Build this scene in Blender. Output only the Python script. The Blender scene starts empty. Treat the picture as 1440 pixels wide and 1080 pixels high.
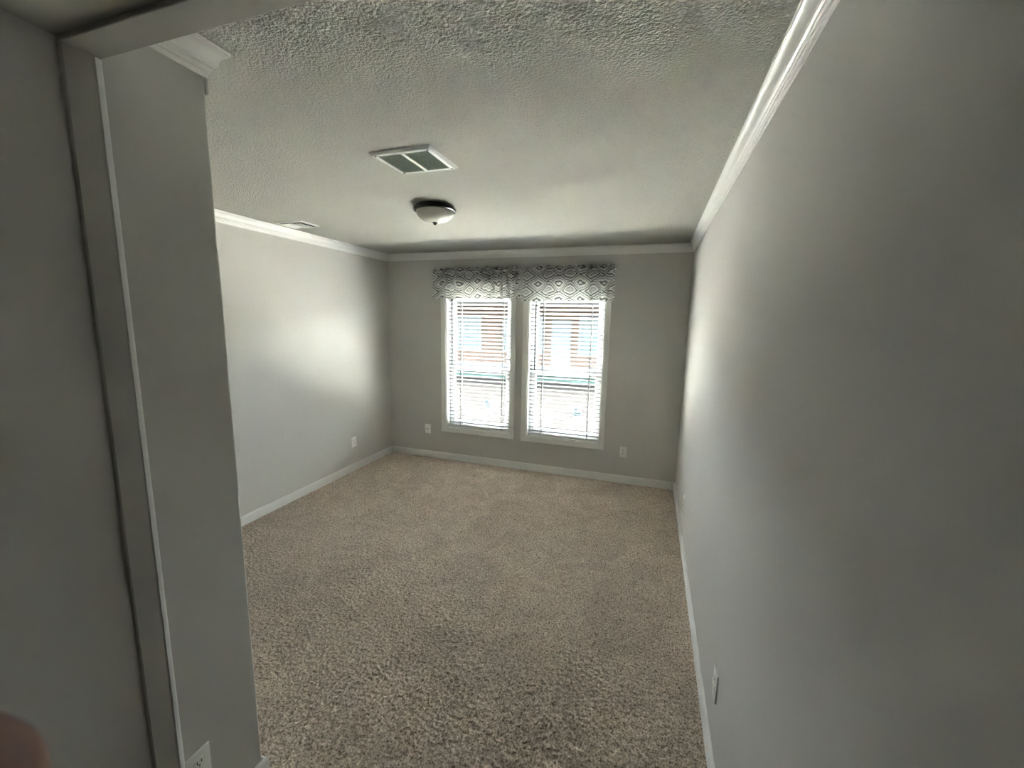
import bpy, bmesh, math, random
import numpy as np
from mathutils import Vector, Matrix

random.seed(7); np.random.seed(7)
scene = bpy.context.scene
COL = scene.collection

# ------------------------------------------------------------------ camera
# room frame: X across (right wall X=0), Y towards the windows, Z up, camera at Y=0
W, D, H = 3.382, 4.388, 2.438          # left wall, back wall, ceiling
XS, YS, YH = -1.580, 0.954, 0.700      # short entry wall face, its outside corner, room side of the header
ZH = 2.268                             # underside of the header
HC = 2.360                             # lower edge of the crown
CAM = Vector((-0.3235, 0.0, 1.693))
ya, pi_, ro = 0.3208, -0.1522, -0.0187
Rz = Matrix.Rotation(ya, 3, 'Z'); Rx = Matrix.Rotation(pi_, 3, 'X'); Ry = Matrix.Rotation(ro, 3, 'Y')
RC = Rz @ Rx @ Ry                      # camera axes: x right, y forward, z up
cam_d = bpy.data.cameras.new('camera'); cam = bpy.data.objects.new('camera', cam_d); COL.objects.link(cam)
cam_d.sensor_fit = 'HORIZONTAL'; cam_d.sensor_width = 36.0; cam_d.lens = 584.39 * 36 / 1440
cam_d.clip_start = 0.01; cam_d.clip_end = 300
m3 = RC @ Matrix(((1, 0, 0), (0, 0, -1), (0, 1, 0)))
cam.matrix_world = Matrix.Translation(CAM) @ m3.to_4x4()
cam_d.dof.use_dof = True; cam_d.dof.focus_distance = 3.2; cam_d.dof.aperture_fstop = 14.6
scene.camera = cam

# ------------------------------------------------------------------ light
world = bpy.data.worlds.new('world'); scene.world = world; world.use_nodes = True
wn = world.node_tree.nodes; wl = world.node_tree.links
sky = wn.new('ShaderNodeTexSky'); sky.sky_type = 'NISHITA'; sky.sun_disc = False
sky.sun_elevation = math.radians(55); sky.sun_rotation = math.radians(-95)
sky.air_density = 1.0; sky.dust_density = 3.0; sky.ozone_density = 0.6
hs = wn.new('ShaderNodeHueSaturation'); hs.inputs['Saturation'].default_value = 0.40
wl.new(sky.outputs[0], hs.inputs['Color']); wb = wn.new('ShaderNodeMix'); wb.data_type = 'RGBA'; wb.blend_type = 'MULTIPLY'; wb.inputs[0].default_value = 1.0; wb.inputs[7].default_value = (1.0, 0.955, 0.88, 1)   # camera white balance
wl.new(hs.outputs[0], wb.inputs[6]); wl.new(wb.outputs[2], wn['Background'].inputs['Color'])
wn['Background'].inputs['Strength'].default_value = 1.32
sun_d = bpy.data.lights.new('sun', 'SUN'); sun = bpy.data.objects.new('sun', sun_d); COL.objects.link(sun)
sun_d.energy = 5.0; sun_d.angle = math.radians(0.6); sun_d.color = (1.0, 0.90, 0.76)
sun.rotation_euler = Vector((1.0, 0.06, -1.45)).to_track_quat('-Z', 'Y').to_euler()
# window openings: (x0, x1, z0, z1)
WIN = [(-2.605, -1.800, 0.408, 2.060), (-1.605, -0.787, 0.402, 2.060)]
for x0, x1, z0, z1 in WIN:             # sampling portals for the daylight, they give off no light themselves
    pd = bpy.data.lights.new('daylight_portal', 'AREA'); pd.shape = 'RECTANGLE'; pd.size = x1 - x0; pd.size_y = z1 - z0
    pd.cycles.is_portal = True
    po = bpy.data.objects.new('daylight_portal', pd); COL.objects.link(po)
    po.location = ((x0 + x1) / 2, D + 0.16, (z0 + z1) / 2); po.rotation_euler = (math.radians(-90), 0, 0)
vs = scene.view_settings
vs.view_transform = 'Standard'; vs.look = 'None'; vs.gamma = 1.0; vs.exposure = 4.52; vs.use_curve_mapping = False
scene.cycles.use_denoising = True
scene.cycles.max_bounces = 14; scene.cycles.diffuse_bounces = 9; scene.cycles.transparent_max_bounces = 24
scene.cycles.sample_clamp_indirect = 20

# ------------------------------------------------------------------ materials
MATS = {}
def lin(r, g, b):
    f = lambda c: (c / 255 / 12.92) if c / 255 <= 0.04045 else ((c / 255 + 0.055) / 1.055) ** 2.4
    return (f(r), f(g), f(b), 1)
def mat(name, col, rough=0.5, spec=0.5, metal=0.0, noise=None, bump=None, bump2=None, trans=0.0):
    """col linear rgb; noise=(scale, amount) colour variation; bump=(scale, strength, distance)"""
    m = bpy.data.materials.new(name); m.use_nodes = True
    n, l = m.node_tree.nodes, m.node_tree.links
    b = n['Principled BSDF']
    b.inputs['Base Color'].default_value = (*col[:3], 1); b.inputs['Roughness'].default_value = rough
    b.inputs['Specular IOR Level'].default_value = spec; b.inputs['Metallic'].default_value = metal
    tc = n.new('ShaderNodeTexCoord')
    if noise:
        t = n.new('ShaderNodeTexNoise'); t.inputs['Scale'].default_value = noise[0]; t.inputs['Detail'].default_value = 4
        l.new(tc.outputs['Object'], t.inputs['Vector'])
        r = n.new('ShaderNodeValToRGB'); a = noise[1]
        r.color_ramp.elements[0].position = 0.3; r.color_ramp.elements[1].position = 0.7
        r.color_ramp.elements[0].color = (*[c * (1 - a) for c in col[:3]], 1)
        r.color_ramp.elements[1].color = (*[min(1, c * (1 + a)) for c in col[:3]], 1)
        l.new(t.outputs['Fac'], r.inputs['Fac']); l.new(r.outputs[0], b.inputs['Base Color'])
    if bump:
        t = n.new('ShaderNodeTexNoise'); t.inputs['Scale'].default_value = bump[0]; t.inputs['Detail'].default_value = 2.5
        l.new(tc.outputs['Object'], t.inputs['Vector'])
        bp = n.new('ShaderNodeBump'); bp.inputs['Strength'].default_value = bump[1]; bp.inputs['Distance'].default_value = bump[2]
        l.new(t.outputs['Fac'], bp.inputs['Height']); l.new(bp.outputs[0], b.inputs['Normal'])
    if trans:
        tr = n.new('ShaderNodeBsdfTranslucent'); tr.inputs['Color'].default_value = (*col[:3], 1)
        mx = n.new('ShaderNodeMixShader'); mx.inputs[0].default_value = trans
        l.new(b.outputs[0], mx.inputs[1]); l.new(tr.outputs[0], mx.inputs[2]); l.new(mx.outputs[0], n['Material Output'].inputs[0])
    MATS[name] = m
    return m
mat('wall_paint', (0.555, 0.545, 0.512), 0.75, 0.25, noise=(1.3, 0.015), bump=(220, 0.10, 0.002))
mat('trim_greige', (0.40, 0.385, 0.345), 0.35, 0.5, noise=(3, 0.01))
mat('hall_floor', (0.06, 0.045, 0.035), 0.5, noise=(3, 0.2))
mat('trim_white', (0.76, 0.76, 0.735), 0.32, 0.5, noise=(3, 0.01))
mat('plastic_white', (0.86, 0.86, 0.83), 0.35, 0.5, noise=(20, 0.01))
mat('slot_dark', (0.012, 0.012, 0.012), 0.6, noise=(50, 0.2))
mat('steel', (0.55, 0.55, 0.54), 0.35, metal=0.9, noise=(60, 0.05))
mat('black_bronze', (0.010, 0.009, 0.008), 0.22, 0.6, metal=0.3, noise=(30, 0.1))
mat('vinyl_white', (0.78, 0.80, 0.80), 0.4, 0.5, noise=(5, 0.01))
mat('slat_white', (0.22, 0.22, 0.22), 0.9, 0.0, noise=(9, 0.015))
mat('cord_grey', (0.16, 0.16, 0.16), 0.8, noise=(90, 0.1))
mat('wand_grey', (0.03, 0.03, 0.03), 0.3, noise=(40, 0.1))
mat('vent_white', (0.74, 0.74, 0.71), 0.35, 0.5, noise=(20, 0.01))
mat('filter_grey', (0.60, 0.64, 0.60), 0.7, noise=(90, 0.15))
mat('duct_shade_dark', (0.03, 0.03, 0.03), 0.8, noise=(20, 0.1))
mat('frosted_bowl', (0.62, 0.61, 0.56), 0.5, 0.3, noise=(14, 0.06), trans=0.25)
mat('label_paper', (0.42, 0.50, 0.53), 0.6, noise=(30, 0.1), trans=0.10)
mat('label_ink', (0.10, 0.13, 0.15), 0.6, noise=(30, 0.1))
mat('asphalt', (0.0065, 0.0062, 0.006), 1.0, 0.0, noise=(1.2, 0.1), bump=(30, 0.3, 0.01))
mat('concrete', (0.72, 0.70, 0.645), 0.9, noise=(0.8, 0.06), bump=(6, 0.2, 0.01))  # pale so the added slab reflects light towards the windows
mat('lawn_green', (0.016, 0.026, 0.024), 1.0, 0.0, noise=(2.5, 0.3), bump=(30, 0.5, 0.02))
mat('roof_shingle', (0.10, 0.10, 0.10), 0.9, noise=(4, 0.2))
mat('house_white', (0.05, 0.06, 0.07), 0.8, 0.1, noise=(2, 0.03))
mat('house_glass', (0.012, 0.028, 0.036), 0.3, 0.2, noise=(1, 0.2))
mat('siding_outside', (0.55, 0.55, 0.52), 0.7, noise=(2, 0.03))
mat('skin', (0.26, 0.098, 0.060), 0.5, 0.4, noise=(60, 0.10), bump=(300, 0.2, 0.0006))
mat('nail', (0.50, 0.27, 0.20), 0.25, 0.5, noise=(40, 0.04))

def ceiling_mat():
    m = mat('ceiling_stipple', (0.61, 0.60, 0.54), 0.9, 0.15)
    n, l = m.node_tree.nodes, m.node_tree.links; b = n['Principled BSDF']
    tc = n.new('ShaderNodeTexCoord')
    v = n.new('ShaderNodeTexNoise'); v.inputs['Scale'].default_value = 98; v.inputs['Detail'].default_value = 3; v.inputs['Roughness'].default_value = 0.6
    w = n.new('ShaderNodeTexVoronoi'); w.inputs['Scale'].default_value = 115
    for t in (v, w): l.new(tc.outputs['Object'], t.inputs['Vector'])
    a = n.new('ShaderNodeMath'); a.operation = 'MULTIPLY_ADD'; a.inputs[1].default_value = -0.35
    l.new(w.outputs['Distance'], a.inputs[0]); l.new(v.outputs['Fac'], a.inputs[2])
    bp = n.new('ShaderNodeBump'); bp.inputs['Strength'].default_value = 1.0; bp.inputs['Distance'].default_value = 0.032
    l.new(a.outputs[0], bp.inputs['Height']); l.new(bp.outputs[0], b.inputs['Normal'])
ceiling_mat()

def carpet_mat():
    m = mat('carpet', (0.25, 0.21, 0.17), 1.0, 0.05)
    n, l = m.node_tree.nodes, m.node_tree.links; b = n['Principled BSDF']
    tc = n.new('ShaderNodeTexCoord')
    f = n.new('ShaderNodeTexNoise'); f.inputs['Scale'].default_value = 120; f.inputs['Detail'].default_value = 3; f.inputs['Roughness'].default_value = 0.65
    g = n.new('ShaderNodeTexNoise'); g.inputs['Scale'].default_value = 3.2; g.inputs['Detail'].default_value = 5; g.inputs['Distortion'].default_value = 1.6
    for t in (f, g): l.new(tc.outputs['Object'], t.inputs['Vector'])
    r = n.new('ShaderNodeValToRGB'); e = r.color_ramp.elements
    e[0].position = 0.36; e[0].color = (0.18, 0.138, 0.106, 1); e[1].position = 0.65; e[1].color = (0.82, 0.71, 0.60, 1)
    k = e.new(0.5); k.color = (0.54, 0.452, 0.370, 1)
    l.new(f.outputs['Fac'], r.inputs['Fac'])
    r2 = n.new('ShaderNodeValToRGB'); e = r2.color_ramp.elements        # brushed pile: lighter and darker sweeps
    e[0].position = 0.36; e[0].color = (0.89, 0.885, 0.88, 1); e[1].position = 0.64; e[1].color = (1.09, 1.09, 1.09, 1)
    l.new(g.outputs['Fac'], r2.inputs['Fac'])
    mx = n.new('ShaderNodeMix'); mx.data_type = 'RGBA'; mx.blend_type = 'MULTIPLY'; mx.inputs[0].default_value = 1
    l.new(r.outputs[0], mx.inputs[6]); l.new(r2.outputs[0], mx.inputs[7]); l.new(mx.outputs[2], b.inputs['Base Color'])
    b.inputs['Sheen Weight'].default_value = 0.15; b.inputs['Sheen Roughness'].default_value = 0.6
carpet_mat()

def glass_mat():
    m = bpy.data.materials.new('window_glass'); m.use_nodes = True; MATS['window_glass'] = m
    n, l = m.node_tree.nodes, m.node_tree.links
    n.remove(n['Principled BSDF'])
    t = n.new('ShaderNodeBsdfTransparent'); t.inputs[0].default_value = (0.93, 0.97, 0.98, 1)
    g = n.new('ShaderNodeBsdfGlossy'); g.inputs['Roughness'].default_value = 0.02
    fr = n.new('ShaderNodeFresnel'); ge = n.new('ShaderNodeNewGeometry')
    io = n.new('ShaderNodeMapRange'); io.inputs['To Min'].default_value = 1.25; io.inputs['To Max'].default_value = 1 / 1.25   # same reflectance on both faces of the pane
    l.new(ge.outputs['Backfacing'], io.inputs['Value']); l.new(io.outputs[0], fr.inputs[0])
    mx = n.new('ShaderNodeMixShader'); l.new(fr.outputs[0], mx.inputs[0]); l.new(t.outputs[0], mx.inputs[1]); l.new(g.outputs[0], mx.inputs[2])
    l.new(mx.outputs[0], n['Material Output'].inputs[0])
glass_mat()

def valance_mat():
    m = bpy.data.materials.new('valance_cloth'); m.use_nodes = True; MATS['valance_cloth'] = m
    n, l = m.node_tree.nodes, m.node_tree.links
    b = n['Principled BSDF']; b.inputs['Roughness'].default_value = 0.9; b.inputs['Specular IOR Level'].default_value = 0.1
    uv = n.new('ShaderNodeUVMap'); uv.uv_map = 'UVMap'
    ns = n.new('ShaderNodeTexNoise'); ns.inputs['Scale'].default_value = 9; ns.inputs['Detail'].default_value = 2
    l.new(uv.outputs[0], ns.inputs['Vector'])
    sep = n.new('ShaderNodeSeparateXYZ'); l.new(uv.outputs[0], sep.inputs[0])
    def M(op, a, b_=None, c=None):
        q = n.new('ShaderNodeMath'); q.operation = op
        for i, x in enumerate((a, b_, c)):
            if x is None: continue
            if isinstance(x, (int, float)): q.inputs[i].default_value = x
            else: l.new(x, q.inputs[i])
        return q.outputs[0]
    def tri(s, per, off):
        x = M('ADD', M('DIVIDE', s, per), off)
        return M('MULTIPLY', M('ABSOLUTE', M('SUBTRACT', M('FRACT', x), 0.5)), 2.0)
    t = M('ADD', tri(sep.outputs[0], 0.225, 0.13), tri(sep.outputs[1], 0.165, 0.36))
    t = M('ADD', t, M('MULTIPLY', M('SUBTRACT', ns.outputs['Fac'], 0.5), 0.05))
    t = M('MULTIPLY', t, 0.5)
    r = n.new('ShaderNodeValToRGB'); r.color_ramp.interpolation = 'LINEAR'
    white, pale, mid, dark = (0.82, 0.82, 0.79, 1), (0.62, 0.62, 0.60, 1), (0.44, 0.45, 0.45, 1), (0.20, 0.205, 0.21, 1)
    stops = [(0.0, white), (0.085, white), (0.10, dark), (0.185, dark), (0.205, white), (0.305, white), (0.325, mid), (0.385, mid), (0.405, white), (0.455, white),
             (0.47, dark), (0.525, dark), (0.54, white), (0.615, pale), (0.635, dark), (0.70, dark), (0.72, white), (0.80, white), (0.82, mid), (0.885, mid), (0.905, pale)]
    el = r.color_ramp.elements
    while len(el) < len(stops): el.new(0.5)
    for i, (p_, c) in enumerate(stops): el[i].position = p_; 
    for i, (p_, c) in enumerate(stops): el[i].color = c
    l.new(t, r.inputs['Fac'])
    l.new(r.outputs[0], b.inputs['Base Color'])
    tr = n.new('ShaderNodeBsdfTranslucent'); l.new(r.outputs[0], tr.inputs['Color'])
    mx = n.new('ShaderNodeMixShader'); mx.inputs[0].default_value = 0.58
    l.new(b.outputs[0], mx.inputs[1]); l.new(tr.outputs[0], mx.inputs[2]); l.new(mx.outputs[0], n['Material Output'].inputs[0])
valance_mat()

def brick_mat():
    m = mat('house_brick', (0.30, 0.20, 0.16), 0.9, 0.1)
    n, l = m.node_tree.nodes, m.node_tree.links; b = n['Principled BSDF']
    tc = n.new('ShaderNodeTexCoord'); mp = n.new('ShaderNodeMapping'); mp.inputs['Rotation'].default_value = (math.radians(90), 0, 0)
    br = n.new('ShaderNodeTexBrick'); br.inputs['Scale'].default_value = 1.0
    br.inputs['Brick Width'].default_value = 0.23; br.inputs['Row Height'].default_value = 0.075; br.inputs['Mortar Size'].default_value = 0.008
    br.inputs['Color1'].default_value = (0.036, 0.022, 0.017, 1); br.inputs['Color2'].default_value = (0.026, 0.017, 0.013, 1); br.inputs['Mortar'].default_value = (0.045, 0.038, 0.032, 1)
    l.new(tc.outputs['Object'], mp.inputs[0]); l.new(mp.outputs[0], br.inputs['Vector']); l.new(br.outputs['Color'], b.inputs['Base Color'])
brick_mat()

# ------------------------------------------------------------------ helpers
def obj(name, me, material, parent=None):
    if isinstance(me, bmesh.types.BMesh):
        bm = me; me = bpy.data.meshes.new(name); bm.to_mesh(me); bm.free()
    o = bpy.data.objects.new(name, me); COL.objects.link(o)
    if material and not me.materials: me.materials.append(MATS[material])
    if parent: o.parent = parent
    return o
def empty(name, loc=(0, 0, 0), rz=0.0):
    o = bpy.data.objects.new(name, None); COL.objects.link(o); o.location = loc; o.rotation_euler = (0, 0, rz); o.empty_display_size = 0.05
    return o
def tag(o, label, cat=None, group=None, kind=None):
    o['label'] = label
    if cat: o['category'] = cat
    if group: o['group'] = group
    if kind: o['kind'] = kind
    return o
def box(bm, x0, x1, y0, y1, z0, z1, bevel=0.0, seg=2):
    r = bmesh.ops.create_cube(bm, size=1.0)
    vs_ = r['verts']
    bmesh.ops.scale(bm, verts=vs_, vec=(x1 - x0, y1 - y0, z1 - z0))
    bmesh.ops.translate(bm, verts=vs_, vec=((x0 + x1) / 2, (y0 + y1) / 2, (z0 + z1) / 2))
    if bevel:
        es = list({e for v in vs_ for e in v.link_edges})
        bmesh.ops.bevel(bm, geom=es, offset=bevel, segments=seg, affect='EDGES', profile=0.5)
    return bm
def boxes(*bs, bevel=0.0, seg=2):
    bm = bmesh.new()
    for b in bs: box(bm, *b, bevel=bevel, seg=seg)
    return bm
def smooth(o, deg=40):
    me = o.data
    for p in me.polygons: p.use_smooth = True
    try: me.set_sharp_from_angle(angle=math.radians(deg))
    except Exception: pass
    return o
def lathe(profile, n=48, cap=False):
    bm = bmesh.new(); rings = []
    for r, z in profile:
        if r < 1e-6: rings.append([bm.verts.new((0, 0, z))])
        else: rings.append([bm.verts.new((r * math.cos(2 * math.pi * k / n), r * math.sin(2 * math.pi * k / n), z)) for k in range(n)])
    for a, b in zip(rings, rings[1:]):
        for k in range(n):
            k2 = (k + 1) % n
            if len(a) == 1 and len(b) == 1: continue
            if len(a) == 1: bm.faces.new((a[0], b[k], b[k2]))
            elif len(b) == 1: bm.faces.new((a[k], a[k2], b[0]))
            else: bm.faces.new((a[k], a[k2], b[k2], b[k]))
    bmesh.ops.recalc_face_normals(bm, faces=bm.faces)
    return bm
def tube(bm, a, b, r, n=8):
    a, b = Vector(a), Vector(b); d = b - a
    q = d.to_track_quat('Z', 'Y').to_matrix().to_4x4()
    bmesh.ops.create_cone(bm, cap_ends=True, segments=n, radius1=r, radius2=r, depth=d.length, matrix=Matrix.Translation((a + b) / 2) @ q)
    return bm
def sweep_segment(P, i, prof, ztop, sign=1, ends=(None, None)):
    """one wall's run of a moulding on the closed CCW polygon P, mitred at both ends; prof=(out, down)"""
    n = len(P)
    def off(k, o):
        p = Vector(P[k]); a = (p - Vector(P[k - 1])).normalized(); b = (Vector(P[(k + 1) % n]) - p).normalized()
        na, nb = Vector((-a.y, a.x)), Vector((-b.y, b.x))
        return p + (na + nb) * (o / (1 + na.dot(nb)))
    bm = bmesh.new(); A, B = [], []
    for o, d in prof:
        p, q = off(i, o), off((i + 1) % n, o)
        A.append(bm.verts.new((p.x, p.y, ztop - d))); B.append(bm.verts.new((q.x, q.y, ztop - d)))
    m = len(prof)
    for k in range(m):
        k2 = (k + 1) % m
        bm.faces.new((A[k], B[k], B[k2], A[k2]))
    bm.faces.new(A); bm.faces.new(B[::-1])
    bmesh.ops.recalc_face_normals(bm, faces=bm.faces)
    return bm
def structure(name, bm, m, label, cat):
    return tag(obj(name, bm, m), label, cat, kind='structure')

# ------------------------------------------------------------------ shell of the room
T = 0.13; YB = -4.6
structure('wall_right', boxes((0, T, YB, D + T, 0, H)), 'wall_paint', 'long plain greige wall on the right of the room', 'wall')
structure('wall_left', boxes((-W - T, -W, YS - T, D + T, 0, H)), 'wall_paint', 'greige wall on the far left with one outlet', 'wall')
bm = bmesh.new()
(xa, xb, za, zb), (xc, xd, zc, zd) = WIN
for b in [(-W, xa, D, D + T, 0, H), (xb, xc, D, D + T, 0, H), (xd, 0, D, D + T, 0, H),
          (xa, xb, D, D + T, 0, za), (xa, xb, D, D + T, zb, H), (xc, xd, D, D + T, 0, zc), (xc, xd, D, D + T, zd, H)]: box(bm, *b)
structure('wall_back', bm, 'wall_paint', 'greige end wall holding the two windows', 'wall')
# short entry wall with a softened outside corner, returning behind to the left wall
bm = bmesh.new()
pts = [(-W, YS - T), (XS - T, YS - T), (XS - T, YB), (XS, YB)]
rr = 0.011
pts += [(XS - rr + rr * math.cos(a), YS - rr + rr * math.sin(a)) for a in [math.radians(k * 15) for k in range(7)]]
pts += [(-W, YS)]
va = [bm.verts.new((x, y, 0)) for x, y in pts]; vb = [bm.verts.new((x, y, H)) for x, y in pts]
for k in range(len(pts)):
    k2 = (k + 1) % len(pts); bm.faces.new((va[k], va[k2], vb[k2], vb[k]))
bm.faces.new(va[::-1]); bm.faces.new(vb)
we = structure('wall_entry', bm, 'wall_paint', 'short greige wall in the left foreground ending in a lit rounded corner', 'wall'); smooth(we, 35)
structure('wall_near', boxes((XS, 0, YB - T, YB, 0, H)), 'wall_paint', 'wall closing the passage behind the viewer', 'wall')
structure('ceiling', boxes((-W - T, T, YB - T, D + T, H, H + 0.1)), 'ceiling_stipple', 'off-white stippled ceiling', 'ceiling')
structure('header_beam', boxes((XS, 0, YB, YH - 0.003, ZH + 0.012, H)), 'trim_greige', 'dropped header over the passage at the top left', 'beam')  # darker trim colour instead of wall paint: soffit shade put into the colour
def jamb_board():
    bm = bmesh.new()
    pts = [(0, 0.628), (0.010, 0.628), (0.013, 0.631), (0.013, 0.686), (0, 0.686)]
    va = [bm.verts.new((XS + x, y, 0)) for x, y in pts]; vb = [bm.verts.new((XS + x, y, ZH + 0.001)) for x, y in pts]
    for k in range(len(pts)): bm.faces.new((va[k], va[(k + 1) % len(pts)], vb[(k + 1) % len(pts)], vb[k]))
    bm.faces.new(va); bm.faces.new(vb); bmesh.ops.recalc_face_normals(bm, faces=bm.faces)
    return bm
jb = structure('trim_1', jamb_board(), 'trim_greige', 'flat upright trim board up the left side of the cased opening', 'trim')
bm = bmesh.new(); pts = [(0, 0.686)] + [(0.0138 * math.cos(a), 0.688 + 0.018 * math.sin(a)) for a in [math.radians(k * 12.857) for k in range(8)]]
va = [bm.verts.new((XS + x, y, 0)) for x, y in pts]; vb = [bm.verts.new((XS + x, y, ZH + 0.001)) for x, y in pts]
for k in range(len(pts)): bm.faces.new((va[k], va[(k + 1) % len(pts)], vb[(k + 1) % len(pts)], vb[k]))
bm.faces.new(va); bm.faces.new(vb); bmesh.ops.recalc_face_normals(bm, faces=bm.faces)
smooth(obj('edge_bead', bm, 'trim_white', jb), 30)
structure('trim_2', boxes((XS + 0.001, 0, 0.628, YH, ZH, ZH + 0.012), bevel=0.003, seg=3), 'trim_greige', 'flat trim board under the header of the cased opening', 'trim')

# crown and baseboards
crown = [(0, 0.0), (0.060, 0.0), (0.060, 0.007), (0.056, 0.008), (0.056, 0.012), (0.052, 0.0135), (0.046, 0.017), (0.040, 0.023), (0.0355, 0.031),
         (0.033, 0.039), (0.0305, 0.047), (0.026, 0.0535), (0.0195, 0.057), (0.0195, 0.0635), (0.0165, 0.0645), (0.0135, 0.067), (0.0125, 0.071),
         (0.0125, 0.076), (0.0075, 0.0775), (0.0075, 0.086), (0.005, 0.0915), (0, 0.092)]
crown = [(o * 0.80, d * 0.85) for o, d in crown]
P = [(0, YH), (0, D), (-W, D), (-W, YS), (XS, YS), (XS, YH)]
names = ['along the long right wall', 'above the windows', 'along the far left wall', 'on the wall behind the short entry wall', 'on top of the short entry wall', 'on the room side of the header']
for i in range(6):
    o = structure('trim_%d' % (3 + i), sweep_segment(P, i, crown, H), 'trim_white', 'white crown moulding ' + names[i], 'crown moulding'); smooth(o, 16)
structure('trim_9', boxes((-W, XS + 0.001, YS - 0.002, YS + 0.006, HC - 0.045, HC + 0.01), bevel=0.001, seg=1), 'wall_paint', 'narrow greige batten under the crown at the entry wall corner', 'trim')
base = [(0, 0.0), (0.004, 0.0), (0.0085, 0.003), (0.0115, 0.009), (0.0125, 0.018), (0.0125, 0.082), (0, 0.082)]
Q = [(0, YB), (0, D), (-W, D), (-W, YS), (XS, YS), (XS, YH)]
for i, nm, lb in [(0, 'baseboard_right', 'white baseboard along the long right wall'), (1, 'baseboard_back', 'white baseboard under the two windows'),
                  (2, 'baseboard_left', 'white baseboard along the far left wall'), (3, 'baseboard_front', 'white baseboard behind the short entry wall'),
                  (4, 'baseboard_entry', 'white baseboard end at the foot of the short entry wall')]:
    o = structure(nm, sweep_segment(Q, i, base, 0.082), 'trim_white', lb, 'baseboard'); smooth(o, 50)
structure('baseboard_passage', boxes((XS, XS + 0.0125, YB, 0.628, 0, 0.082), bevel=0.003), 'trim_white', 'white baseboard in the dark passage on the left', 'baseboard')

# carpet: a real relief of tufts
def carpet():
    x0, x1, y0, y1, s = -W, 0.0, 0.66, D, 0.0065
    nx, ny = int((x1 - x0) / s), int((y1 - y0) / s)
    gx, gy = np.meshgrid(np.linspace(x0, x1, nx), np.linspace(y0, y1, ny))
    r = np.random.RandomState(3)
    z = r.rand(ny, nx) ** 1.3 * 0.009 - 0.005
    gx = gx + (r.rand(ny, nx) - .5) * s * .8; gy = gy + (r.rand(ny, nx) - .5) * s * .8
    co = np.stack([gx, gy, z], -1).reshape(-1, 3).astype(np.float32)
    idx = np.arange(nx * ny).reshape(ny, nx)
    q = np.stack([idx[:-1, :-1], idx[:-1, 1:], idx[1:, 1:], idx[1:, :-1]], -1).reshape(-1, 4)
    me = bpy.data.meshes.new('floor')
    me.vertices.add(len(co)); me.vertices.foreach_set('co', co.ravel())
    me.loops.add(q.size); me.loops.foreach_set('vertex_index', q.ravel().astype(np.int32))
    me.polygons.add(len(q)); me.polygons.foreach_set('loop_start', np.arange(0, q.size, 4, dtype=np.int32))
    me.update(calc_edges=True)
    me.polygons.foreach_set('use_smooth', np.ones(len(q), dtype=bool))
    return me
tag(obj('floor', carpet(), 'carpet'), 'mottled brown cut-pile carpet covering the floor', 'carpet', kind='structure')
structure('floor_slab', boxes((-W - T, T, YB - T, D + T, -0.25, -0.012)), 'hall_floor', 'floor deck of the unseen passage, dark to cut bounce light', 'floor')  # out of view; dark colour chosen to reduce bounce light in the passage

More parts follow.
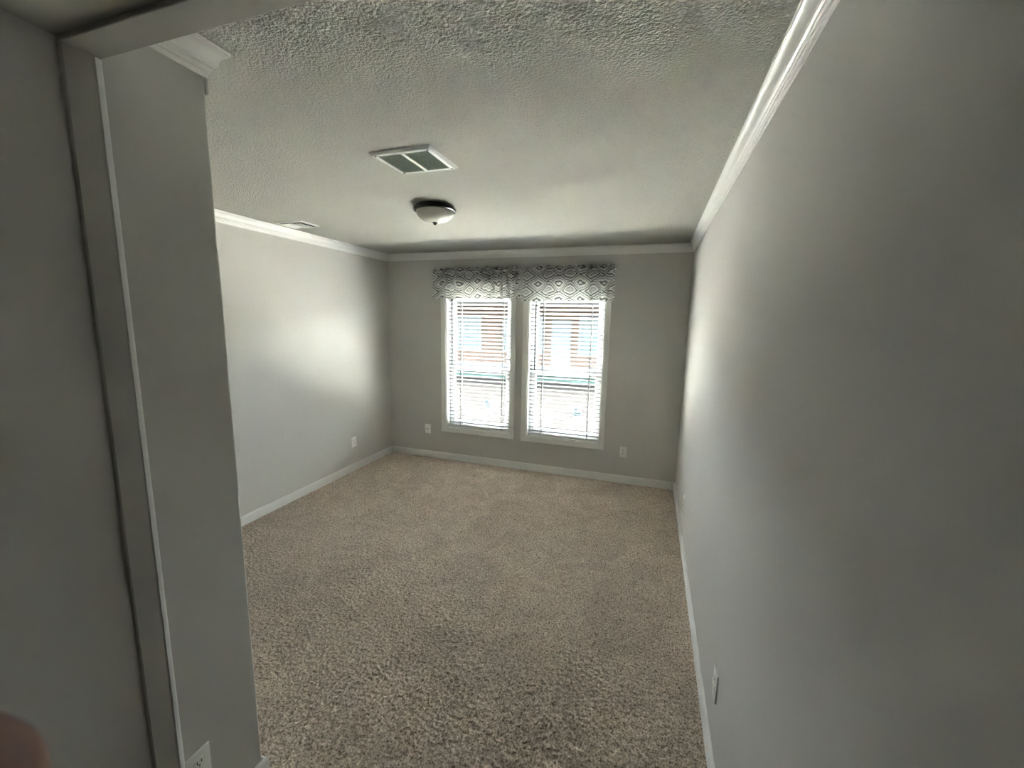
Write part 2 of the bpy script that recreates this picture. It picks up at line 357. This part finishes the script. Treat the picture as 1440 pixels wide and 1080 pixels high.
# ------------------------------------------------------------------ windows
def make_window(k, x0, x1, z0, z1, side):
    c = 0.060
    w = tag(empty('window_%d' % k, ((x0 + x1) / 2, D, z0)), 'white single-hung window on the %s of the end wall' % side, 'window', kind='structure')
    def P_(name, bm, m, par=w):
        bmesh.ops.translate(bm, verts=bm.verts, vec=(-(x0 + x1) / 2, -D, -z0)); o = obj(name, bm, m, par); return o
    for b in [(x0 - c, x0, D - 0.014, D, z0 - c, z1 + c), (x1, x1 + c * .85, D - 0.014, D, z0 - c, z1 + c),
              (x0, x1, D - 0.014, D, z0 - c, z0), (x0, x1, D - 0.014, D, z1, z1 + c)]:
        P_('casing_board', boxes(b, bevel=0.003), 'trim_white')
    j = 0.010                                               # jamb liners
    for b in [(x0, x0 + j, D - 0.004, D + T, z0, z1), (x1 - j, x1, D - 0.004, D + T, z0, z1), (x0 + j, x1 - j, D - 0.004, D + T, z0, z0 + j), (x0 + j, x1 - j, D - 0.004, D + T, z1 - j, z1)]:
        P_('jamb_liner', boxes(b), 'trim_white')
    a0, a1, b0, b1 = x0 + j, x1 - j, z0 + j, z1 - j
    f = 0.030                                               # vinyl frame
    fb = bmesh.new()
    for b in [(a0, a0 + f, D + 0.066, D + T, b0, b1), (a1 - f, a1, D + 0.066, D + T, b0, b1), (a0 + f, a1 - f, D + 0.066, D + T, b0, b0 + f), (a0 + f, a1 - f, D + 0.066, D + T, b1 - f, b1)]: box(fb, *b, bevel=0.002, seg=1)
    P_('frame', fb, 'vinyl_white')
    zm = 1.112
    for nm, yy, lo, hi in [('lower_sash', D + 0.074, b0 + f, zm + 0.022), ('upper_sash', D + 0.102, zm - 0.022, b1 - f)]:
        s = 0.040; l0, l1 = a0 + f, a1 - f
        sb = bmesh.new()
        for b in [(l0, l0 + s, yy, yy + 0.024, lo, hi), (l1 - s, l1, yy, yy + 0.024, lo, hi), (l0 + s, l1 - s, yy, yy + 0.024, lo, lo + s), (l0 + s, l1 - s, yy, yy + 0.024, hi - s, hi)]: box(sb, *b, bevel=0.002, seg=1)
        so = P_(nm, sb, 'vinyl_white')
        pn = P_('pane', boxes((l0 + s, l1 - s, yy + 0.010, yy + 0.014, lo + s, hi - s)), 'window_glass'); pn.parent = so
        if nm == 'lower_sash':
            lk = P_('lock', boxes(((l0 + l1) / 2 - 0.03, (l0 + l1) / 2 + 0.03, yy - 0.008, yy, hi - 0.016, hi - 0.004), bevel=0.002), 'vinyl_white'); lk.parent = so
            lx = x0 + 0.456 if k == 1 else x0 + 0.509
            st = P_('glass_sticker', boxes((lx, lx + 0.098, yy + 0.0085, yy + 0.0098, 0.590, 0.770)), 'label_paper'); st.parent = so; st['label'] = 'pale tall maker sticker on the glass'
            st = P_('glass_sticker', boxes((lx + 0.012, lx + 0.048, yy + 0.0078, yy + 0.0086, 0.728, 0.756), (lx + 0.01, lx + 0.088, yy + 0.0078, yy + 0.0086, 0.690, 0.697)), 'label_ink'); st.parent = so; st['label'] = 'dark print on the tall sticker'
            st = P_('glass_sticker', boxes((lx - 0.180, lx - 0.086, yy + 0.0085, yy + 0.0098, 0.603, 0.637)), 'label_paper'); st.parent = so; st['label'] = 'small oblong sticker on the glass'
    return w
make_window(1, *WIN[0], 'left'); make_window(2, *WIN[1], 'right')

# ------------------------------------------------------------------ blinds
def slat_mesh(L):
    bm = bmesh.new(); n = 6; d = 0.050; th = 0.0028
    top, bot = [], []
    for k in range(n + 1):
        y = -d / 2 + d * k / n; z = 0.0022 * (1 - (2 * y / d) ** 2)
        top.append([bm.verts.new((x, y, z + th / 2)) for x in (-L / 2, L / 2)]); bot.append([bm.verts.new((x, y, z - th / 2)) for x in (-L / 2, L / 2)])
    for k in range(n):
        bm.faces.new((top[k][0], top[k][1], top[k + 1][1], top[k + 1][0])); bm.faces.new((bot[k][1], bot[k][0], bot[k + 1][0], bot[k + 1][1]))
        for e, (i0, i1) in enumerate(((k, k + 1), (k + 1, k))): bm.faces.new((top[i0][e], top[i1][e], bot[i1][e], bot[i0][e]))
    bm.faces.new((top[0][1], top[0][0], bot[0][0], bot[0][1])); bm.faces.new((top[n][0], top[n][1], bot[n][1], bot[n][0]))
    bmesh.ops.recalc_face_normals(bm, faces=bm.faces)
    me = bpy.data.meshes.new('slat'); bm.to_mesh(me); bm.free()
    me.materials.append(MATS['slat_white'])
    return me
def make_blind(x0, x1, z0, z1, cords, wand_x, side):
    cx = (x0 + x1) / 2; L = x1 - x0 - 0.030; yc = D + 0.034
    b = tag(empty('window_blind', (cx, yc, z0)), 'white horizontal slat blind, slats open, hanging in the %s window' % side, 'blind', 'blinds in the two windows')
    zt = z1 - 0.010
    obj('headrail', boxes((-L / 2, L / 2, -0.026, 0.026, zt - 0.052 - z0, zt - z0), bevel=0.003), 'vinyl_white', b)
    obj('bottom_rail', boxes((-L / 2, L / 2, -0.025, 0.025, 0.018, 0.036), bevel=0.005), 'vinyl_white', b)
    me = slat_mesh(L); z = z0 + 0.062; tilt = math.radians(-22)
    while z < zt - 0.07:
        o = bpy.data.objects.new('slat', me); COL.objects.link(o); o.parent = b
        o.location = (0, 0, z - z0); o.rotation_euler = (tilt + random.uniform(-.02, .02), random.uniform(-.0012, .0012), 0)
        z += 0.0435
    for c in cords:
        bm = bmesh.new()
        for yy in (-0.0265, 0.0265): tube(bm, (c - cx, yy, 0.03), (c - cx, yy, zt - 0.05 - z0), 0.0042, 6)
        obj('ladder_cord', bm, 'cord_grey', b)
        obj('cord_button', boxes((c - cx - .006, c - cx + .006, -0.010, 0.010, 0.013, 0.018), bevel=0.002), 'cord_grey', b)
    bm = bmesh.new(); tube(bm, (wand_x - cx, -0.034, 1.155 - z0), (wand_x - cx, -0.032, zt - 0.04 - z0), 0.0068, 6)
    w = obj('tilt_wand', bm, 'wand_grey', b); w['label'] = 'thin dark tilt wand'
    return b
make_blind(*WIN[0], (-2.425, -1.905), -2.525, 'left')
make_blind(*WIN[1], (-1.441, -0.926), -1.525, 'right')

# ------------------------------------------------------------------ valances
def make_valance(x0, x1, z0, label, seed, fold, gather):
    rnd = random.Random(seed)
    nu, nv = 420, 40; ztop = 2.225; Yr = D - 0.075
    phs = [rnd.uniform(0, 6.28) for _ in range(8)]
    def warp(t):   # irregular gathers
        return 11 * t + 0.9 * math.sin(5.1 * t + phs[0]) + 0.5 * math.sin(11.7 * t + phs[1])
    hem = empty('window_valance', ((x0 + x1) / 2, D - 0.075, z0))
    tag(hem, label, 'valance', 'patterned valances over the windows')
    def row(t, v):           # t 0..1 along the rod, v 0 hem .. 1 rod pocket .. 1.12 ruffle top
        x = x0 + (x1 - x0) * t
        w = warp(t)
        s = math.sin(2 * math.pi * w * .62)
        big = fold * (0.75 - 0.30 * min(v, 1)) * (s + 0.35 * math.sin(2 * math.pi * w * .27 + phs[2]))
        small = 0.0055 * gather * max(0, min(1, (v - .45) / .55)) * (math.sin(2 * math.pi * w * 2.3 + phs[3]) + .6 * math.sin(2 * math.pi * w * 3.7 + phs[4]))
        pocket = 0.0
        if v > 0.86: pocket = 0.012 * math.sin(math.pi * min(1, (v - 0.86) / 0.14))       # bulge round the rod
        ruf = 0.0
        if v > 1.0: ruf = (v - 1.0) / 0.12 * 0.016 * (math.sin(2 * math.pi * w * 2.9 + phs[5]) + .7 * math.sin(2 * math.pi * w * 5.3 + phs[6]))
        y = Yr - big - small - pocket - ruf - 0.012 * (1 - min(v, 1))
        z = z0 + (ztop - z0) * min(v, 1.0) + (max(0, v - 1) / .12) * (0.026 + 0.010 * math.sin(2 * math.pi * w * 1.15 + phs[7]) + .005 * math.sin(2 * math.pi * w * 3.1))
        z += (1 - min(v, 1)) * 0.006 * math.sin(2 * math.pi * w * .4 + phs[1])
        xx = x + 0.010 * (1 - min(v, 1)) * math.cos(2 * math.pi * w * .62) + (t - .5) * 0.03 * (1 - min(v, 1)) * (1 if v < 1 else 0)
        return xx, y, z
    bm = bmesh.new(); uvl = bm.loops.layers.uv.new('UVMap'); G = []; UV = {}
    for j in range(nv + 1):
        v = 1.12 * j / nv; r_ = []
        for i in range(nu + 1):
            t = i / nu; p = row(t, v); vt = bm.verts.new((p[0] - (x0 + x1) / 2, p[1] - (D - 0.075), p[2] - z0)); r_.append(vt)
            UV[vt] = ((x0 + (x1 - x0) * t) * 1.0 + 0.012 * math.sin(2 * math.pi * warp(t) * .62 + 1) + 0.004 * gather * math.sin(2 * math.pi * warp(t) * 2.3), v * (ztop - z0) + .02 * gather * math.sin(2 * math.pi * warp(t) * .31))
        G.append(r_)
    # returns to the wall at both ends
    for j in range(nv):
        for i in range(nu):
            f = bm.faces.new((G[j][i], G[j][i + 1], G[j + 1][i + 1], G[j + 1][i])); f.smooth = True
            for lp in f.loops: lp[uvl].uv = UV[lp.vert]
    me = bpy.data.meshes.new('cloth'); bm.to_mesh(me); bm.free()
    cl = obj('cloth', me, 'valance_cloth', hem)
    sol = cl.modifiers.new('thickness', 'SOLIDIFY'); sol.thickness = 0.0012
    bm = bmesh.new(); zr = ztop - 0.012 - z0; hx = (x1 - x0) / 2
    tube(bm, (-hx - 0.004, 0.002, zr), (hx + 0.004, 0.002, zr), 0.007, 10)
    for sx in (-hx - .004, hx + .004): box(bm, sx - 0.006, sx + 0.006, 0.0, 0.073, zr - 0.008, zr + 0.008, bevel=0.002)
    obj('curtain_rod', bm, 'vinyl_white', hem)
    return hem
make_valance(-2.712, -1.690, 1.918, 'grey and white diamond-print valance, loosely gathered, over the left window', 3, 0.016, 1.5)
make_valance(-1.640, -0.712, 1.900, 'grey and white diamond-print valance, flatter and crisp, over the right window', 9, 0.012, 0.7)

# ------------------------------------------------------------------ outlets (built facing -Y, then turned)
def rounded_plate(w, h, th, r=0.004):
    bm = boxes((-w / 2, w / 2, -th, 0, -h / 2, h / 2)); es = [e for e in bm.edges if all(v.co.y < -th + 1e-6 for v in e.verts)]
    bmesh.ops.bevel(bm, geom=es, offset=0.0028, segments=2, affect='EDGES', profile=0.6); return bm
def make_outlet(loc, rz, label, style='duplex'):
    o = tag(empty('wall_outlet', loc, rz), label, 'outlet', 'wall plates around the room')
    smooth(obj('plate', rounded_plate(0.072, 0.115, 0.0065), 'plastic_white', o), 40)
    if style == 'duplex':
        for s in (-1, 1):
            bm = bmesh.new()
            bmesh.ops.create_cone(bm, cap_ends=True, segments=28, radius1=0.0172, radius2=0.0168, depth=0.0035, matrix=Matrix.Translation((0, -0.0072, s * 0.0195)) @ Matrix.Rotation(math.pi / 2, 4, 'X'))
            for v in bm.verts: v.co.z = max(s * 0.0195 - 0.0142, min(s * 0.0195 + 0.0142, v.co.z))
            r_ = obj('receptacle', bm, 'plastic_white', o)
            sb = bmesh.new(); z = s * 0.0195
            box(sb, -0.0075, -0.0052, -0.0096, -0.0086, z - 0.001, z + 0.0085); box(sb, 0.0052, 0.0075, -0.0096, -0.0086, z, z + 0.0085)
            bmesh.ops.create_cone(sb, cap_ends=True, segments=12, radius1=0.0026, radius2=0.0026, depth=0.001, matrix=Matrix.Translation((0, -0.0091, z - 0.007)) @ Matrix.Rotation(math.pi / 2, 4, 'X'))
            obj('slots', sb, 'slot_dark', r_)
        screws = (0,)
    else:
        r_ = obj('receptacle', boxes((-0.0165, 0.0165, -0.009, -0.004, -0.0335, 0.0335), bevel=0.0015), 'plastic_white', o)
        obj('port', boxes((-0.007, 0.007, -0.0097, -0.0088, -0.007, 0.007)), 'slot_dark', r_)
        screws = (-0.048, 0.048)
    for z in screws:
        sb = bmesh.new(); bmesh.ops.create_cone(sb, cap_ends=True, segments=12, radius1=0.0032, radius2=0.0028, depth=0.0012, matrix=Matrix.Translation((0, -0.0068, z)) @ Matrix.Rotation(math.pi / 2, 4, 'X'))
        obj('screw', sb, 'steel', o)
    return o
R90 = math.pi / 2
make_outlet((-0.532, D, 0.340), 0, 'white duplex outlet on the end wall right of the windows')
make_outlet((-2.858, D, 0.358), 0, 'white wall plate on the end wall left of the windows', 'decor')
make_outlet((-W, 3.678, 0.328), R90, 'white duplex outlet on the far left wall')
make_outlet((0, 3.318, 0.317), -R90, 'white outlet plate low on the right wall, nearer the windows')
make_outlet((0, 1.600, 0.318), -R90, 'white outlet plate low on the right wall, nearer the viewer')
make_outlet((XS, 0.741, 0.294), R90, 'white duplex outlet at the foot of the short entry wall')

# ------------------------------------------------------------------ ceiling fittings
def return_grille():
    x0, x1, y0, y1 = -1.602, -1.288, 1.712, 1.990
    cx, cy = (x0 + x1) / 2, (y0 + y1) / 2; a, b = (x1 - x0) / 2, (y1 - y0) / 2
    g = tag(empty('return_grille', (cx, cy, H)), 'large square white return-air grille with two grey filter panels on the ceiling', 'vent')
    bm = bmesh.new(); t, fw = 0.014, 0.028
    # sloped picture-frame rim
    def ring(ins, z): return [bm.verts.new(p) for p in ((-a + ins, -b + ins, z), (a - ins, -b + ins, z), (a - ins, b - ins, z), (-a + ins, b - ins, z))]
    rs = [ring(0, 0), ring(0, -0.005), ring(0.010, -t), ring(fw, -t), ring(fw, -0.004)]
    for p, q in zip(rs, rs[1:]):
        for k in range(4): bm.faces.new((p[k], p[(k + 1) % 4], q[(k + 1) % 4], q[k]))
    bmesh.ops.recalc_face_normals(bm, faces=bm.faces)
    obj('frame', bm, 'vent_white', g)
    obj('centre_bar', boxes((-0.008, 0.008, -b + fw, b - fw, -t - 0.001, -0.004), bevel=0.001, seg=1), 'vent_white', g)
    for s in (-1, 1):
        u0, u1 = (-a + fw, -0.008) if s < 0 else (0.008, a - fw)
        pb = obj('filter_panel', boxes((u0, u1, -b + fw, b - fw, -0.007, -0.003)), 'filter_grey', g)
        lb = bmesh.new(); y = -b + fw + 0.006
        while y < b - fw - 0.004:
            v = [lb.verts.new(p) for p in ((u0, y, -0.013), (u1, y, -0.013), (u1, y + 0.007, -0.007), (u0, y + 0.007, -0.007))]
            v2 = [lb.verts.new(p.co + Vector((0, 0.001, 0.0008))) for p in v]
            lb.faces.new(v); lb.faces.new(v2[::-1])
            for k in range(4): lb.faces.new((v[k], v[(k + 1) % 4], v2[(k + 1) % 4], v2[k]))
            y += 0.0105
        lv = obj('louvres', lb, 'filter_grey', pb); lv['kind'] = 'stuff'
    for sx in (-1, 1):
        for sy in (-1, 1):
            sb = bmesh.new(); bmesh.ops.create_uvsphere(sb, u_segments=10, v_segments=6, radius=0.0055); bmesh.ops.scale(sb, verts=sb.verts, vec=(1, 1, 0.5)); bmesh.ops.translate(sb, verts=sb.verts, vec=(sx * (a - 0.022), sy * (b - 0.022), -t))
            obj('screw', sb, 'slot_dark', g)
return_grille()
def supply_register():
    x0, x1, y0, y1 = -3.270, -3.005, 2.715, 2.915
    cx, cy = (x0 + x1) / 2, (y0 + y1) / 2; a, b = (x1 - x0) / 2, (y1 - y0) / 2
    g = tag(empty('ceiling_register', (cx, cy, H)), 'small white louvred air register on the ceiling near the far left wall', 'vent')
    bm = bmesh.new(); t, fw = 0.006, 0.026
    def ring(ins, z): return [bm.verts.new(p) for p in ((-a + ins, -b + ins, z), (a - ins, -b + ins, z), (a - ins, b - ins, z), (-a + ins, b - ins, z))]
    rs = [ring(0, 0), ring(0, -0.003), ring(0.006, -t), ring(fw, -t), ring(fw, -0.001)]
    for p, q in zip(rs, rs[1:]):
        for k in range(4): bm.faces.new((p[k], p[(k + 1) % 4], q[(k + 1) % 4], q[k]))
    bmesh.ops.recalc_face_normals(bm, faces=bm.faces)
    obj('frame', bm, 'vent_white', g)
    obj('duct_shade', boxes((-a + fw, a - fw, -b + fw, b - fw, -0.0075, -0.0008)), 'duct_shade_dark', g)  # flat dark panel, the shade inside the duct put in as colour
    for x, tilt in [(-0.088, 60), (-0.060, 60), (-0.032, 60), (0.032, -60), (0.060, -60), (0.088, -60)]:
        bb = boxes((-0.0008, 0.0008, -b + fw, b - fw, -0.009, 0.009))
        bmesh.ops.rotate(bb, verts=bb.verts, matrix=Matrix.Rotation(math.radians(tilt), 3, 'Y')); bmesh.ops.translate(bb, verts=bb.verts, vec=(x, 0, -0.013))
        obj('blade', bb, 'vent_white', g)
    obj('divider', boxes((-0.004, 0.004, -b + fw, b - fw, -0.016, -0.006)), 'vent_white', g)
supply_register()
def ceiling_lamp():
    g = tag(empty('ceiling_lamp', (-1.750, 2.595, H)), 'flush ceiling lamp, frosted glass bowl in a black rim', 'lamp')
    smooth(obj('rim', lathe([(0, 0), (0.118, 0), (0.128, -0.006), (0.131, -0.016), (0.139, -0.022), (0.141, -0.030), (0.139, -0.037), (0.131, -0.040), (0.122, -0.039), (0.119, -0.032), (0, -0.030)], 64), 'black_bronze', g), 40)
    pr = [(0.124, -0.036)] + [(0.124 * math.cos(a) ** 0.82, -0.038 - 0.070 * math.sin(a)) for a in [math.radians(k * 7.5) for k in range(1, 12)]] + [(0.0, -0.108)]
    smooth(obj('bowl', lathe(pr, 64), 'frosted_bowl', g), 60)
    smooth(obj('finial', lathe([(0, -0.104), (0.017, -0.106), (0.018, -0.110), (0.012, -0.114), (0.011, -0.118), (0.006, -0.124), (0, -0.126)], 24), 'black_bronze', g), 50)
ceiling_lamp()

# ------------------------------------------------------------------ outdoors beyond the glass
ZG = -0.70
structure('ground', boxes((-90, 90, D + T + 0.02, 70, ZG - 0.3, ZG)), 'asphalt', 'sunlit road surface outside the windows', 'ground')
structure('bounce_slab', boxes((-26, 20, D + T + 0.03, 7.7, ZG, ZG + 0.04)), 'concrete', 'unseen pale slab added outside the windows to bounce light indoors', 'bounce slab')  # added just out of view to bounce light up through the windows
structure('lawn_strip', boxes((-60, 60, 16.2, 18.6, ZG, ZG + 0.06)), 'lawn_green', 'dull green strip of lawn before the house across the way', 'lawn')
def neighbour():
    y = 18.6; h = tag(empty('brick_house', (-6.0, y, ZG)), 'brown brick house seen through the blinds, lengthened and given an overhang to block sky light', 'house')
    obj('wall', boxes((-40, 44, 0, 7, 0, 3.4)), 'house_brick', h)  # stretched far out of view to block low sky light at the sides
    obj('foundation', boxes((-40.05, 44.05, -0.06, 7, 0, 0.35)), 'house_white', h)
    bm = bmesh.new()
    v = [bm.verts.new(p) for p in ((-40.5, -0.5, 3.3), (44.5, -0.5, 3.3), (44.5, 7.5, 3.3), (-40.5, 7.5, 3.3), (-40.5, 3.5, 5.6), (44.5, 3.5, 5.6))]
    for f in ((0, 1, 5, 4), (2, 3, 4, 5), (0, 4, 3), (1, 2, 5), (0, 3, 2, 1)): bm.faces.new([v[k] for k in f])
    obj('roof', bm, 'roof_shingle', h)
    obj('shade_overhang', boxes((-40.5, 44.5, -4.6, 0, 3.05, 3.25)), 'roof_shingle', h)  # deep overhang added to keep sky light off the house front
    for x0, x1, z0, z1 in [(-3.6, -2.2, 1.0, 2.5), (-0.9, 0.9, 1.0, 2.5), (2.7, 3.7, 1.0, 2.5), (5.0, 6.6, 1.0, 2.5), (-9.5, -7.7, 1.0, 2.5), (9.0, 10.8, 1.0, 2.5), (14.0, 15.8, 1.0, 2.5)]:
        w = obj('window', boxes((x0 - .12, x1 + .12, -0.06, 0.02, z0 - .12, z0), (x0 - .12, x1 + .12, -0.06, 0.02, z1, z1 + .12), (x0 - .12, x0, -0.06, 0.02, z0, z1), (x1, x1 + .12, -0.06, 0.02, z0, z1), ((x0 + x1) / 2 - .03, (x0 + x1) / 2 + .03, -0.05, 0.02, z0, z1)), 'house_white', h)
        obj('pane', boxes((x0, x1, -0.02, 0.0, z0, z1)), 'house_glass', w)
    d = obj('door', boxes((1.35, 2.25, -0.05, 0.02, 0.35, 2.45), bevel=0.02), 'house_white', h)
    for x in (-16, -10.3, -4.6, 1.15, 4.3, 10, 15.7, 21.4): obj('porch_post', boxes((x - .12, x + .12, -4.5, -4.26, 0, 3.1), bevel=0.01), 'house_white', h)
neighbour()

# ------------------------------------------------------------------ the photographer's hand, one fingertip in front of the lens
def hand():
    """vertices in camera axes (x right, y forward, z up), metres"""
    V, E, Rr = [], [], []
    def chain(pts, start=None):
        prev = start
        for (p, r) in pts:
            V.append(p); Rr.append(r); k = len(V) - 1
            if prev is not None: E.append((prev, k))
            prev = k
        return prev
    palm = chain([((-0.150, -0.070, -0.165), 0.030)])
    chain([((-0.172, -0.115, -0.205), 0.026), ((-0.200, -0.190, -0.270), 0.031), ((-0.235, -0.285, -0.350), 0.037)], palm)
    root = chain([((-0.128, -0.030, -0.128), 0.026)], palm)
    chain([((-0.107, 0.000, -0.098), 0.0125), ((-0.090, 0.026, -0.074), 0.0125), ((-0.071, 0.042, -0.0535), 0.0125), ((-0.0582, 0.0495, -0.0408), 0.0120)], root)      # index
    chain([((-0.122, 0.010, -0.118), 0.0110), ((-0.119, 0.040, -0.103), 0.0102), ((-0.106, 0.055, -0.083), 0.0094), ((-0.094, 0.060, -0.069), 0.0082)], root)       # middle
    chain([((-0.140, 0.004, -0.138), 0.0105), ((-0.141, 0.034, -0.127), 0.0097), ((-0.129, 0.048, -0.107), 0.0090), ((-0.117, 0.053, -0.093), 0.0078)], root)       # ring
    chain([((-0.160, -0.012, -0.158), 0.0095), ((-0.162, 0.015, -0.152), 0.0086), ((-0.152, 0.028, -0.136), 0.0080), ((-0.142, 0.032, -0.125), 0.0068)], root)     # little
    chain([((-0.122, -0.075, -0.140), 0.0150), ((-0.096, -0.066, -0.108), 0.0118), ((-0.082, -0.052, -0.080), 0.0105), ((-0.072, -0.042, -0.062), 0.0088)], palm)  # thumb
    me = bpy.data.meshes.new('hand')
    me.from_pydata([CAM + RC @ Vector(v) for v in V], E, []); me.update()
    o = obj('hand', me, 'skin')
    sk = o.modifiers.new('skin', 'SKIN'); sk.use_smooth_shade = True; sk.use_x_symmetry = False
    for i, sv in enumerate(me.skin_vertices[0].data): sv.radius = (Rr[i], Rr[i]); sv.use_root = (i == 0)
    sb = o.modifiers.new('subdivide', 'SUBSURF'); sb.levels = 2; sb.render_levels = 2
    tag(o, 'blurred fingertip of the hand holding the camera, lower left corner', 'hand')
hand()
